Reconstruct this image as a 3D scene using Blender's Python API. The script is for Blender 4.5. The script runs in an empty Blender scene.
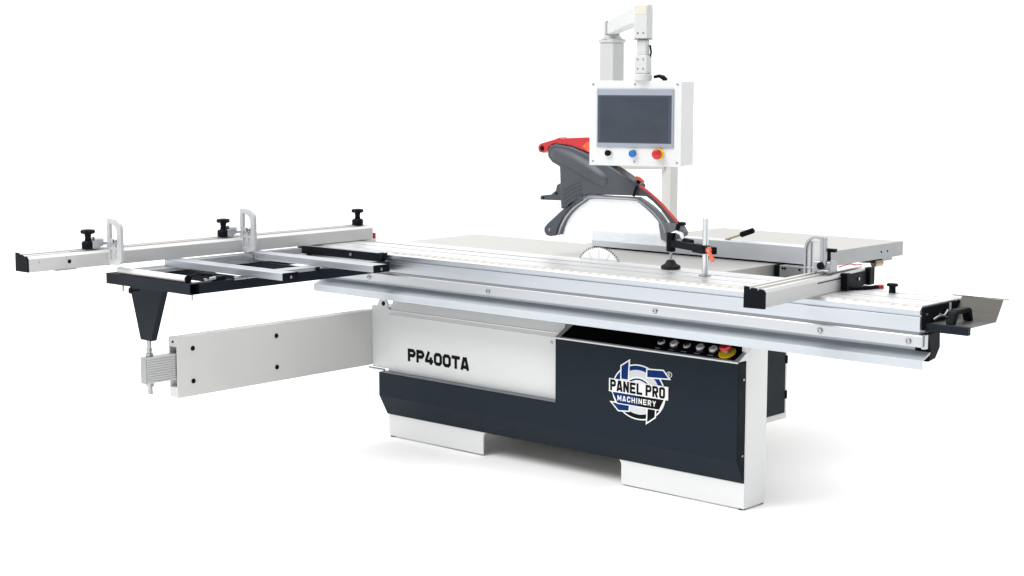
import bpy, bmesh, math, random
from mathutils import Vector, Matrix
random.seed(4)
sc = bpy.context.scene
col = sc.collection
PI = math.pi
R = math.radians

# ------------------------------------------------------------------ materials
def new_mat(name):
    m = bpy.data.materials.new(name); m.use_nodes = True
    nt = m.node_tree
    return m, nt, nt.nodes['Principled BSDF']

def surf(name, base, rough=.4, metal=0.0, var=.06, scale=(6, 6, 6), bump=0.0, bscale=400.0,
         spec=.5, rvar=.08, coat=0.0, aniso=0.0, tex2=None):
    """paint, plastic or metal: broad colour drift, roughness drift and a fine grain"""
    m, nt, p = new_mat(name)
    L = nt.links
    tc = nt.nodes.new('ShaderNodeTexCoord')
    mp = nt.nodes.new('ShaderNodeMapping'); mp.inputs['Scale'].default_value = scale
    L.new(tc.outputs['Object'], mp.inputs['Vector'])
    n = nt.nodes.new('ShaderNodeTexNoise'); n.inputs['Scale'].default_value = 1.0
    n.inputs['Detail'].default_value = 5.0; n.inputs['Roughness'].default_value = .6
    L.new(mp.outputs['Vector'], n.inputs['Vector'])
    mx = nt.nodes.new('ShaderNodeMix'); mx.data_type = 'RGBA'
    lo = [max(0, c*(1-var)) for c in base]; hi = [min(1, c*(1+var)) for c in base]
    mx.inputs[6].default_value = (*lo, 1); mx.inputs[7].default_value = (*hi, 1)
    L.new(n.outputs['Fac'], mx.inputs[0]); L.new(mx.outputs[2], p.inputs['Base Color'])
    mr = nt.nodes.new('ShaderNodeMapRange')
    mr.inputs['From Min'].default_value = .3; mr.inputs['From Max'].default_value = .7
    mr.inputs['To Min'].default_value = max(.03, rough-rvar); mr.inputs['To Max'].default_value = min(1, rough+rvar)
    L.new(n.outputs['Fac'], mr.inputs['Value']); L.new(mr.outputs['Result'], p.inputs['Roughness'])
    p.inputs['Metallic'].default_value = metal
    p.inputs['Specular IOR Level'].default_value = spec
    if coat: p.inputs['Coat Weight'].default_value = coat
    if bump:
        n2 = nt.nodes.new('ShaderNodeTexNoise'); n2.inputs['Scale'].default_value = bscale
        n2.inputs['Detail'].default_value = 2.0
        L.new(tc.outputs['Object'], n2.inputs['Vector'])
        b = nt.nodes.new('ShaderNodeBump'); b.inputs['Strength'].default_value = bump
        b.inputs['Distance'].default_value = .0006
        L.new(n2.outputs['Fac'], b.inputs['Height']); L.new(b.outputs['Normal'], p.inputs['Normal'])
    return m

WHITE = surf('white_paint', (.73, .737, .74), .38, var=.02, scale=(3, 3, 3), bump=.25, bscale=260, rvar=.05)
PANELW = surf('dimmed_white_panel_paint', (.59, .596, .60), .38, var=.02, scale=(3, 3, 3), bump=.25, bscale=260, rvar=.05)  # white paint darkened in colour so the strongly lit control box doesn't clip
FENCEAL = surf('anodised_fence', (.60, .625, .66), .5, .45, var=.05, scale=(1.1, 140, 140))
TRAYAL = surf('tray_sheet', (.16, .16, .16), .4, .8, var=.12, scale=(4, 60, 8))
REDEDGE = surf('red_orange_edging', (.55, .05, .025), .4, var=.06)
ARMW = surf('dimmed_white_arm_paint', (.49, .496, .50), .42, var=.02, scale=(3, 3, 3), bump=.25, bscale=260, rvar=.05)  # same white darkened further, keeps tone on the brightly lit arm and post
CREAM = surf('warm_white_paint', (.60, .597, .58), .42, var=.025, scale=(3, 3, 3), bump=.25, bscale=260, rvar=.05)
NAVY = surf('dark_blue_powder_coat', (.0100, .0168, .0252), .50, var=.12, scale=(4, 4, 4), bump=.5, bscale=320, spec=.10)
NAVY2 = surf('dark_frame_powder_coat', (.008, .0118, .017), .5, var=.12, scale=(4, 4, 4), bump=.5, bscale=320, spec=.10)
BLACK = surf('black_plastic', (.004, .0052, .0075), .48, var=.2, scale=(20, 20, 20), bump=.3, spec=.07)
RUBBER = surf('matt_black_rubber', (.008, .008, .009), .7, var=.2, scale=(20, 20, 20), spec=.3)
ALX = surf('aluminium_brushed_lengthwise', (.49, .52, .56), .38, 1.0, var=.10, scale=(1.1, 140, 140), rvar=.10)
ALY = surf('aluminium_brushed_crosswise', (.575, .578, .575), .42, .6, var=.06, scale=(140, 1.1, 140), rvar=.08)
ALWEB = surf('cast_aluminium_plate', (.52, .53, .54), .5, .5, var=.05, scale=(30, 30, 30))
SEAM = surf('mid_grey_seal', (.22, .225, .24), .5, .3, var=.1)  # even mid grey for the strip in the gap below the carriage
ALTOP = surf('aluminium_table_top', (.72, .72, .72), .40, 1.0, var=.06, scale=(.9, 60, 60), rvar=.10)
ALLIGHT = surf('light_aluminium', (.50, .515, .535), .42, 1.0, var=.06, scale=(2.2, 60, 60), rvar=.08)
ALDARK = surf('milled_aluminium', (.36, .37, .39), .40, 1.0, var=.12, scale=(30, 30, 30), rvar=.1)
GALV = surf('galvanised_rail', (.48, .52, .555), .5, .35, var=.12, scale=(1.6, 40, 40), rvar=.12)
IRON = surf('ground_cast_iron', (.43, .427, .412), .45, .45, var=.05, scale=(5, 60, 60), rvar=.1)
IRONB = surf('cast_iron_edge', (.33, .34, .35), .45, .75, var=.08, scale=(12, 12, 12), rvar=.1)
STEEL = surf('zinc_plated_steel', (.36, .37, .39), .3, 1.0, var=.15, scale=(40, 40, 40), rvar=.1)
SHEET = surf('steel_dark_reflection', (.050, .045, .037), .45, .20, var=.2, scale=(2, 60, 8), rvar=.1)  # reflection of dark surroundings put into the base colour
BLADE = surf('saw_blade_steel', (.74, .75, .76), .5, 0, var=.04, scale=(60, 60, 60), rvar=.08)
HOOD = surf('grey_moulded_plastic', (.055, .063, .074), .38, var=.1, scale=(8, 8, 8), bump=.25, bscale=500, spec=.35)
HOODL = surf('grey_edge_moulding', (.115, .125, .14), .32, var=.1, scale=(8, 8, 8))
RED = surf('red_plastic', (.42, .010, .014), .34, var=.1, scale=(9, 9, 9), coat=.15)
ORANGE = surf('orange_red_plastic', (.75, .10, .03), .38, var=.08, scale=(30, 30, 30))
YELLOW = surf('yellow_plastic', (.80, .56, .01), .4, var=.05)
BLUE = surf('blue_plastic', (.008, .12, .42), .3, var=.05)
CHROME = surf('chromed_ring', (.7, .7, .71), .16, 1.0, var=.05)
BTNW = surf('pale_button', (.62, .62, .60), .35, var=.04)
BEZEL = surf('grey_screen_bezel', (.26, .29, .34), .36, var=.05, spec=.5)
SCREEN = surf('dark_screen_glass', (.030, .039, .053), .20, var=.5, scale=(4, 4, 6), rvar=.02)  # strong tone drift imitates a faint reflection on the glass
SCREEN2 = surf('dark_screen_border', (.045, .058, .085), .22, var=.15, scale=(5, 5, 5), rvar=.04)
STICKW = surf('white_vinyl', (.78, .78, .77), .4, var=.02)
STICKB = surf('blue_vinyl', (.003, .026, .13), .5, var=.08, spec=.06)
STICKK = surf('black_vinyl', (.004, .004, .005), .5, var=.1, spec=.06)
GREYARC = surf('grey_vinyl', (.56, .58, .60), .4, var=.05)
LENSC = surf('cream_cap', (.52, .49, .42), .4, var=.03)

def scale_tape():
    m, nt, p = new_mat('scale_tape'); L = nt.links
    tc = nt.nodes.new('ShaderNodeTexCoord'); s = nt.nodes.new('ShaderNodeSeparateXYZ')
    L.new(tc.outputs['Object'], s.inputs[0])
    def math_(op, a, b=None):
        n = nt.nodes.new('ShaderNodeMath'); n.operation = op
        L.new(a, n.inputs[0])
        if b is not None: n.inputs[1].default_value = b
        return n.outputs[0]
    t = math_('LESS_THAN', math_('FRACT', math_('MULTIPLY', s.outputs[0], 100.0)), .22)
    t2 = math_('LESS_THAN', math_('FRACT', math_('MULTIPLY', s.outputs[0], 20.0)), .35)
    ad = nt.nodes.new('ShaderNodeMath'); ad.operation = 'MULTIPLY_ADD'
    L.new(t, ad.inputs[0]); ad.inputs[1].default_value = .35; L.new(t2, ad.inputs[2]); ad.use_clamp = True
    mx = nt.nodes.new('ShaderNodeMix'); mx.data_type = 'RGBA'
    mx.inputs[6].default_value = (.58, .54, .45, 1); mx.inputs[7].default_value = (.43, .40, .34, 1)
    L.new(ad.outputs[0], mx.inputs[0]); L.new(mx.outputs[2], p.inputs['Base Color'])
    p.inputs['Roughness'].default_value = .45
    return m
TAPE = scale_tape()

def clear_mat():
    m, nt, p = new_mat('clear_polycarbonate'); L = nt.links
    out = nt.nodes['Material Output']
    tr = nt.nodes.new('ShaderNodeBsdfTransparent'); tr.inputs[0].default_value = (.97, .98, .98, 1)
    p.inputs['Base Color'].default_value = (.8, .82, .84, 1); p.inputs['Roughness'].default_value = .15
    n = nt.nodes.new('ShaderNodeTexNoise'); n.inputs['Scale'].default_value = 6
    mr = nt.nodes.new('ShaderNodeMapRange'); mr.inputs['To Min'].default_value = .35; mr.inputs['To Max'].default_value = .6
    L.new(n.outputs['Fac'], mr.inputs['Value'])
    mix = nt.nodes.new('ShaderNodeMixShader')
    L.new(mr.outputs['Result'], mix.inputs[0]); L.new(tr.outputs[0], mix.inputs[1]); L.new(p.outputs[0], mix.inputs[2])
    L.new(mix.outputs[0], out.inputs['Surface'])
    return m
CLEAR = clear_mat()

# ------------------------------------------------------------------ mesh builder
ORIGIN = {}
class MB:
    def __init__(self, M=None):
        self.v = []; self.f = []; self.s = []; self.M = M
    def add(self, vs, fs, smooth=False):
        b = len(self.v)
        for p in vs:
            p = Vector(p)
            self.v.append(self.M @ p if self.M else p)
        for k, f in enumerate(fs):
            self.f.append([b+i for i in f]); self.s.append(smooth if not isinstance(smooth, list) else smooth[k])
        return self
    def box(self, x0, x1, y0, y1, z0, z1):
        vs = [(x, y, z) for x in (x0, x1) for y in (y0, y1) for z in (z0, z1)]
        return self.add(vs, [(0,1,3,2), (4,6,7,5), (0,4,5,1), (2,3,7,6), (0,2,6,4), (1,5,7,3)])
    def prism(self, poly, axis, a, b):
        """poly in the two other axes (in order), extruded along axis from a to b"""
        def P(u, w, t): return {'x': (t, u, w), 'y': (u, t, w), 'z': (u, w, t)}[axis]
        n = len(poly)
        vs = [P(u, w, a) for u, w in poly] + [P(u, w, b) for u, w in poly]
        return self.add(vs, [list(range(n)), list(range(n, 2*n))] + [(i, (i+1) % n, n+(i+1) % n, n+i) for i in range(n)])
    def loft(self, polys):
        n = len(polys[0]); vs = [p for q in polys for p in q]; fs = []
        for k in range(len(polys)-1):
            fs += [(k*n+i, k*n+(i+1) % n, (k+1)*n+(i+1) % n, (k+1)*n+i) for i in range(n)]
        fs += [list(range(n)), list(range((len(polys)-1)*n, len(polys)*n))]
        return self.add(vs, fs)
    def lathe(self, base, axis, prof, n=24):
        """prof: list of (radius, height along axis)"""
        base = Vector(base); ax = Vector(axis).normalized()
        t = Vector((0, 0, 1)) if abs(ax.z) < .9 else Vector((1, 0, 0))
        u = ax.cross(t).normalized(); w = ax.cross(u)
        vs = []; fs = []; sm = []
        for r, h in prof:
            for i in range(n):
                a = 2*PI*i/n
                vs.append(base + ax*h + (u*math.cos(a)+w*math.sin(a))*r)
        for k in range(len(prof)-1):
            for i in range(n):
                fs.append((k*n+i, k*n+(i+1) % n, (k+1)*n+(i+1) % n, (k+1)*n+i)); sm.append(True)
        fs.append(list(range(n))); sm.append(False)
        fs.append(list(range((len(prof)-1)*n, len(prof)*n))); sm.append(False)
        return self.add(vs, fs, sm)
    def cyl(self, p0, p1, r, n=20, r1=None, ch=0.0):
        p0 = Vector(p0); p1 = Vector(p1); h = (p1-p0).length; r1 = r if r1 is None else r1
        prof = [(r, 0), (r1, h)] if not ch else [(r-ch, 0), (r, ch), (r1, h-ch), (r1-ch, h)]
        return self.lathe(p0, p1-p0, prof, n)
    def tube(self, pts, r, n=10):
        pts = [Vector(p) for p in pts]; vs = []; fs = []
        up = Vector((.13, .31, .94)).normalized()
        for k, p in enumerate(pts):
            d = (pts[min(k+1, len(pts)-1)] - pts[max(k-1, 0)]).normalized()
            u = d.cross(up).normalized(); w = d.cross(u)
            rr = r[k] if isinstance(r, (list, tuple)) else r
            vs += [p + (u*math.cos(2*PI*i/n)+w*math.sin(2*PI*i/n))*rr for i in range(n)]
        sm = []
        for k in range(len(pts)-1):
            for i in range(n):
                fs.append((k*n+i, k*n+(i+1) % n, (k+1)*n+(i+1) % n, (k+1)*n+i)); sm.append(True)
        fs += [list(range(n)), list(range((len(pts)-1)*n, len(pts)*n))]; sm += [False, False]
        return self.add(vs, fs, sm)
    def build(self, name, mat, parent=None, bevel=0.0, seg=2, local=False):
        me = bpy.data.meshes.new(name)
        o = bpy.data.objects.new(name, me); col.objects.link(o)
        root = parent
        while root is not None and root.parent is not None: root = root.parent
        inv = None if (root is None or local) else ORIGIN[root.name].inverted()
        vs = [inv @ v if inv else v for v in self.v]
        bm = bmesh.new()
        bv = [bm.verts.new(v) for v in vs]
        for f, s in zip(self.f, self.s):
            try:
                fc = bm.faces.new([bv[i] for i in f]); fc.smooth = s
            except ValueError: pass
        bmesh.ops.recalc_face_normals(bm, faces=bm.faces)
        bm.to_mesh(me); bm.free()
        if any(self.s): me.set_sharp_from_angle(angle=R(40))
        me.materials.append(mat)
        if bevel:
            b = o.modifiers.new('edge', 'BEVEL'); b.width = bevel; b.segments = seg
            b.limit_method = 'ANGLE'; b.angle_limit = R(35)
        if parent is not None: o.parent = parent
        return o

def thing(name, label, cat, loc=(0, 0, 0), rotz=0.0, group=None):
    o = bpy.data.objects.new(name, None); col.objects.link(o)
    o.empty_display_size = .05
    o.location = loc; o.rotation_euler = (0, 0, rotz)
    ORIGIN[o.name] = Matrix.Translation(Vector(loc)) @ Matrix.Rotation(rotz, 4, 'Z')
    o['label'] = label; o['category'] = cat
    if group: o['group'] = group
    return o

def copy_tree(o, parent=None):
    c = o.copy(); col.objects.link(c)
    if parent is not None: c.parent = parent
    for ch in [x for x in col.objects if x.parent is o]: copy_tree(ch, c)
    return c

# flat lettering -------------------------------------------------------------
def glyph(ch, w, h, t, c):
    x0, x1, y0, y1, ym = t/2, w-t/2, t/2, h-t/2, h*.47
    O = [[(x0+c, y0), (x1-c, y0), (x1, y0+c), (x1, y1-c), (x1-c, y1), (x0+c, y1), (x0, y1-c), (x0, y0+c), (x0+c, y0), (x0+c*2, y0)]]
    Pp = [(x0, 0), (x0, y1), (x1-c, y1), (x1, y1-c), (x1, ym+c), (x1-c, ym), (x0, ym)]
    return {
     'P': [Pp], 'R': [Pp, [(w*.48, ym), (x1, 0)]], '0': O, 'O': O,
     '4': [[(w*.50, h), (x0, h*.34), (x0, h*.26), (w, h*.26)], [(w*.72, 0), (w*.72, h*.58)]],
     'T': [[(0, y1), (w, y1)], [(w/2, 0), (w/2, y1)]],
     'A': [[(x0*.8, 0), (w*.5-t*.35, y1), (w*.5+t*.35, y1), (w-x0*.8, 0)], [(w*.22, h*.24), (w*.78, h*.24)]],
     'N': [[(x0, 0), (x0, h)], [(x0, h-t*.4), (x1, t*.4)], [(x1, 0), (x1, h)]],
     'E': [[(w, y1), (x0, y1), (x0, y0), (w, y0)], [(x0, h/2), (w*.9, h/2)]],
     'L': [[(x0, h), (x0, y0), (w, y0)]],
     'M': [[(x0, 0), (x0, h)], [(x1, 0), (x1, h)], [(x0, h-t*.3), (w/2, h*.30), (x1, h-t*.3)]],
     'C': [[(x1, h*.66), (x1, y1-c), (x1-c, y1), (x0+c, y1), (x0, y1-c), (x0, y0+c), (x0+c, y0), (x1-c, y0), (x1, y0+c), (x1, h*.34)]],
     'H': [[(x0, 0), (x0, h)], [(x1, 0), (x1, h)], [(x0, h/2), (x1, h/2)]],
     'I': [[(w/2, 0), (w/2, h)]],
     'Y': [[(w/2, 0), (w/2, h*.45)], [(x0*.8, h), (w/2, h*.42), (w-x0*.8, h)]],
    }[ch]

def stroke(pts, t):
    """left and right offset rims of a polyline with mitred corners"""
    P = [Vector(p) for p in pts]; Lf = []; Rt = []
    for k, p in enumerate(P):
        d0 = (P[k]-P[k-1]).normalized() if k else None
        d1 = (P[k+1]-P[k]).normalized() if k < len(P)-1 else None
        if d0 is None: n = Vector((-d1.y, d1.x)); m = 1
        elif d1 is None: n = Vector((-d0.y, d0.x)); m = 1
        else:
            n0 = Vector((-d0.y, d0.x)); n1 = Vector((-d1.y, d1.x)); n = (n0+n1)
            n = n.normalized() if n.length > 1e-6 else n0
            m = min(2.2, 1/max(.3, n.dot(n0)))
        Lf.append(p+n*t/2*m); Rt.append(p-n*t/2*m)
    return Lf, Rt

def lettering(mb, text, x, z, w, h, t, gap, y, c=None, space=.5, thick=.0006, widths={}):
    """upright flat letters on a plane facing -Y, every stroke a hair prouder than the last"""
    c = c if c is not None else w*.16
    k = 0
    for ch in text:
        if ch == ' ': x += w*space; continue
        ww = w*widths.get(ch, 1.0)
        for pts in glyph(ch, ww, h, t, min(c, ww*.2)):
            k += 1; yy = y - thick - (k % 5)*.00007
            Lf, Rt = stroke(pts, t)
            for i in range(len(Lf)-1):
                q = [Lf[i], Lf[i+1], Rt[i+1], Rt[i]]
                yq = yy - (i % 3)*.00002
                mb.add([(x+a.x, yq, z+a.y) for a in q], [(0, 1, 2, 3)])
        x += ww + gap
    return x

def smooth(P):
    out = []
    for k in range(len(P)-1):
        p0, p1, p2, p3 = P[max(k-1, 0)], P[k], P[k+1], P[min(k+2, len(P)-1)]
        for t in (0, .25, .5, .75):
            out.append(tuple(.5*(2*b+(c-a)*t+(2*a-5*b+4*c-d)*t*t+(3*b-a-3*c+d)*t**3) for a, b, c, d in zip(p0, p1, p2, p3)))
    return out+[P[-1]]

# ------------------------------------------------------------------ the setting
fl = MB().add([(-60, -60, 0), (60, -60, 0), (60, 90, 0), (-60, 90, 0)], [(0, 1, 2, 3)])
FLOOR = surf('white_studio_floor', (.95, .95, .95), .8, var=.003, scale=(.5, .5, .5), spec=.1)
fo = fl.build('floor', FLOOR); fo['kind'] = 'structure'

ZT = .948            # height of all the table tops

# ------------------------------------------------------------------ 1 the saw body
saw = thing('panel_saw', 'white panel saw body with dark blue lower cover lettered PP400TA and a round badge', 'panel saw', (-1.04, .08, 0))
frame_poly = [(-2.085, .006), (-1.451, .006), (-1.451, .088)]
def arc(cx, cz, r, a0, a1, n=7): return [(cx+r*math.cos(R(a0+(a1-a0)*i/n)), cz+r*math.sin(R(a0+(a1-a0)*i/n))) for i in range(n+1)]
frame_poly += arc(-1.423, .088, .028, 180, 90) + arc(-.663, .088, .028, 90, 0)
frame_poly += [(-.635, .006), (0, .006), (0, .70), (-.022, .70), (-.022, .630), (-2.085, .630)]
MB().prism(frame_poly, 'y', 0, .006).build('frame', WHITE, saw, bevel=.0015)
for x in (-.022, -2.085): MB().box(x, x+.022, .0062, .155, .006, .70 if x > -1 else .606).build('side_panel', WHITE, saw, bevel=.002)
MB().box(-1.9, -.40, .157, .62, .117, .70).build('rear_body', CREAM, saw, bevel=.003)
MB().box(-1.9, -.62, .45, .95, .008, .1165).build('hidden_light_block', NAVY2, saw, bevel=.003)  # unseen block added to stop light from behind reaching the floor underneath
# slanting top of the left part, ending at the control panel
MB().prism([(-.0043, .609), (.014, .669), (.03, .70), (.12, .70), (.12, .609)], 'x', -2.0665, -.966).build('sloping_cover', WHITE, saw, bevel=.002)
MB().box(-1.95, -.06, .04, .15, .672, .80).build('rail_support', NAVY2, saw, bevel=.002)
# name plate on the left
np_ = MB().box(-2.070, -.966, -.0045, -.0005, .214, .6085).build('name_panel', WHITE, saw, bevel=.0012)
lt = MB(); lettering(lt, 'PP400TA', -1.944, .392, .0545, .062, .0165, .0044, -.0046)
lt.build('lettering', STICKK, np_)
s_ = MB()
s_.cyl((-1.030, -.0046, .582), (-1.030, -.0085, .582), .0065, 12, ch=.0008); s_.build('screw', STEEL, np_)
# dark L shaped cover with its chamfered foot
YC = -.058
def cover_prof(top): return [(-.003, .112), (YC, .213), (YC, top), (-.003, top)]
Lp = [(-2.093, 0), (.0012, 0), (.0012, .6185), (-.962, .6185), (-.962, .328), (-2.093, .328)]
cv = MB().loft([[(x, YC, z or .213) for x, z in Lp], [(x, -.003, z or .112) for x, z in Lp]])
cvr = cv.build('front_cover', NAVY, saw, bevel=.0025)
MB().box(-2.0925, -.9625, YC+.001, -.002, .3282, .3292).build('cover_ledge', HOODL, saw)
for x, z in ((.0024, .545), (.0024, .232)):
    MB().cyl((x, -.022, z), (x+.003, -.022, z), .005, 12, ch=.0008).build('screw', STEEL, cvr)
MB().prism([(-.0045, .116), (-.055, .216), (-.055, .616), (-.0045, .616)], 'x', .0014, .0022).build('dark_side_plate', BLACK, saw)  # thin black plate added, makes the cover's right side darker than its face
# sloping control strip
st = MB().prism([(YC-.001, .6195), (.030, .6680), (.05, .700), (.12, .700), (.12, .6195)], 'x', -.964, .0012)
strip = st.build('control_strip', WHITE, saw, bevel=.0015)
A = Vector((0, YC-.001, .6195)); Bv = Vector((0, .030, .6680)); sl = (Bv-A).normalized(); nr = Vector((0, -sl.z, sl.y))
def onstrip(x, s, h=0): return Vector((x, 0, 0)) + A + sl*s + nr*h
slen = (Bv-A).length
ins = MB()
q = [(-.935, .008), (-.022, .008), (-.012, slen-.004), (-.928, slen-.004)]
ins.add([onstrip(x, s, .0006) for x, s in q] + [onstrip(x, s, .0026) for x, s in q],
        [(0,1,2,3), (4,5,6,7), (0,1,5,4), (1,2,6,5), (2,3,7,6), (3,0,4,7)])
ins.build('black_inset', STICKK, strip)
tr = MB().box(-.962, .001, YC-.0035, YC-.0005, .6135, .6205).build('trim_edge', WHITE, strip, bevel=.001)
for i, x in enumerate((-.411, -.345, -.280, -.213, -.147)):
    b = MB(); p0 = onstrip(x, slen*.5, .0025)
    b.lathe(p0, nr, [(.0215, 0), (.0215, .004), (.018, .007)], 24)
    rg = b.build('push_button', BLACK if i in (0, 2) else STEEL, strip)
    c = MB()
    if i in (0, 2):
        c.lathe(p0, nr, [(.0165, .0071), (.0165, .011), (.0125, .0125), (.0115, .0115)], 24); c.build('ring', BTNW, rg)
        k = MB(Matrix.Translation(p0+nr*.0115) @ nr.to_track_quat('Z', 'Y').to_matrix().to_4x4() @ Matrix.Rotation(R(35), 4, 'Z'))
        k.box(-.0105, .0105, -.0035, .0035, 0, .011); k.build('selector', BLACK, rg, bevel=.001)
    else:
        c.lathe(p0, nr, [(.0175, .0071), (.0175, .014), (.015, .0165)], 24); c.build('button_cap', BTNW, rg)
    tg = MB(); p1 = onstrip(x, slen*.16, .0028); p2 = onstrip(x-.03, slen*.86, .0028)
    for pp, wd in ((p1, .014),):
        tg.add([pp+Vector((-wd, 0, 0)), pp+Vector((wd, 0, 0)), pp+Vector((wd, 0, 0))+sl*.0035, pp+Vector((-wd, 0, 0))+sl*.0035], [(0, 1, 2, 3)])
    tg.build('caption_mark', GREYARC, rg)
p0 = onstrip(-.080, slen*.46, .0025)
es = MB().lathe(p0, nr, [(.037, 0), (.037, .003), (.034, .005)], 32).build('emergency_stop', YELLOW, strip)
MB().lathe(p0, nr, [(.014, .005), (.014, .020)], 20).build('collar', STEEL, es)
MB().lathe(p0, nr, [(.017, .020), (.0235, .024), (.0245, .031), (.0225, .039), (.015, .043)], 28).build('mushroom_head', RED, es)

# round badge -----------------------------------------------------------------
BC = Vector((-.499, .434)); BR = .1185; BX = .142
bx = lambda u: BC.x + u*BX
bz = lambda v: BC.y + v*BR
def disc(mb, pts, y0, y1): mb.prism([(bx(u), bz(v)) for u, v in pts], 'y', y0, y1)
def ringseg(mb, r0, r1, a0, a1, y0, y1, n=40):
    n = max(3, int(n*abs(a1-a0)/360)+1)
    for i in range(n):
        t0 = R(a0+(a1-a0)*i/n); t1 = R(a0+(a1-a0)*(i+1)/n)
        p = [(r0*math.cos(t0), r0*math.sin(t0)), (r1*math.cos(t0), r1*math.sin(t0)), (r1*math.cos(t1), r1*math.sin(t1)), (r0*math.cos(t1), r0*math.sin(t1))]
        mb.add([(bx(u), y1, bz(v)) for u, v in p], [(0, 1, 2, 3)])
circ = lambda r, n=56: [(r*math.cos(2*PI*i/n), r*math.sin(2*PI*i/n)) for i in range(n)]
y_ = YC - .0004
teeth = [([(-.64, .86), (-.37, 1.06), (-.40, .40), (-.64, .40)], 'b'),
         ([(.33, .86), (.90, .90), (1.10, .66), (.33, .60)], 'b'),
         ([(-.98, -.52), (-.34, -.50), (-.36, -.72), (-.74, -.76)], 'b'),
         ([(.36, -.47), (.64, -.43), (.61, -.80), (.34, -1.02)], 'k')]
def grow(poly, g):
    cx = sum(p[0] for p in poly)/len(poly); cy = sum(p[1] for p in poly)/len(poly)
    out = []
    n = len(poly)
    for i in range(n):
        a = Vector(poly[i-1]); b = Vector(poly[i]); c = Vector(poly[(i+1) % n])
        n0 = Vector(((b-a).y, -(b-a).x)).normalized(); n1 = Vector(((c-b).y, -(c-b).x)).normalized()
        if n0.dot(b-Vector((cx, cy))) < 0: n0 = -n0
        if n1.dot(b-Vector((cx, cy))) < 0: n1 = -n1
        nn = (n0+n1).normalized()
        out.append(tuple(b + nn*g/max(.4, nn.dot(n0))))
    return out
bd = MB(); disc(bd, circ(1.0), y_, y_-.0012)
badge = bd.build('badge', STICKW, cvr)
g = MB(); ringseg(g, 0, .80, 0, 360, 0, y_-.0014); g.build('badge_disc', GREYARC, badge)
for nm, mt, a_, b_, lo, hi, yy in (('badge_grey_ring', STICKW, .36, .56, 0, 360, .0016), ('badge_hub', GREYARC, 0, .12, 0, 360, .0016),
        ('badge_blue_ring', STICKB, .80, .955, 10, 172, .0016), ('badge_blue_arc', STICKB, .44, .50, 20, 165, .0020),
        ('badge_black_ring', STICKK, .80, .955, 215, 352, .0016), ('badge_black_arc', STICKK, .44, .50, 200, 330, .0020)):
    g = MB(); ringseg(g, a_, b_, lo, hi, 0, y_-yy); g.build(nm, mt, badge)
for t, c_ in teeth:
    g = MB(); disc(g, grow(t, .045), y_-.0002, y_-.0024); g.build('tooth_outline', STICKW, badge)
    g = MB(); disc(g, t, y_-.0005, y_-.0030); g.build('blue_tooth' if c_ == 'b' else 'black_tooth', STICKB if c_ == 'b' else STICKK, badge)
g = MB(); disc(g, grow([(-.97, -.12), (.95, -.12), (.78, -.50), (-.78, -.50)], .035), y_-.0002, y_-.0034); g.build('banner_outline', STICKW, badge)
g = MB(); disc(g, [(-.97, -.12), (0, -.12), (0, -.50), (-.78, -.50)], y_-.0005, y_-.0040); g.build('blue_banner', STICKB, badge)
g = MB(); disc(g, [(0.002, -.12), (.95, -.12), (.78, -.50), (.002, -.50)], y_-.0005, y_-.0040); g.build('black_banner', STICKK, badge)
g = MB(); disc(g, [(-1.10, .36), (1.10, .36), (1.10, -.12), (-1.10, -.12)], y_-.0002, y_-.0048); g.build('name_banner', STICKW, badge)
g = MB(); lettering(g, 'PANEL PRO', bx(-1.05), bz(-.075), .0305, .0475, .0104, .0050, y_-.0049, c=.004, space=.40)
g.build('badge_name', STICKK, badge)
g = MB(); lettering(g, 'MACHINERY', bx(-.77), bz(-.41), .0182, .0235, .0046, .0062, y_-.0041, c=.003, widths={'I': .35, 'M': 1.15})
g.build('badge_word', STICKW, badge)
g = MB(); O = (1.12, .80)
for i in range(20):
    t0 = 2*PI*i/20; t1 = 2*PI*(i+1)/20
    g.add([(bx(O[0]+r*math.cos(t)), y_-.001, bz(O[1]+r*math.sin(t))) for r, t in ((.085, t0), (.105, t0), (.105, t1), (.085, t1))], [(0, 1, 2, 3)])
lettering(g, 'R', bx(O[0]-.035), bz(O[1]-.05), .009, .0115, .0018, 0, y_-.0004, c=.002)
g.build('registered_mark', STICKW, badge)

# levelling feet
for x, y in ((-.018, .014), (-.018, .143), (-2.068, .014), (-2.068, .143)):
    MB().cyl((x, y, 0), (x, y, .008), .014, 16).build('levelling_foot', RUBBER, saw)
# electrical box behind the column
eb = MB().box(-.40, -.052, .215, .385, .318, .665).build('electrical_box', CREAM, saw, bevel=.003)
MB().box(-.0515, -.046, .222, .362, .345, .66).build('box_door', NAVY2, eb, bevel=.0015)
for z in (.405, .555):
    h = MB().box(-.0515, -.042, .3625, .374, z, z+.035); h.build('hinge', BLACK, eb, bevel=.002)
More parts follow.
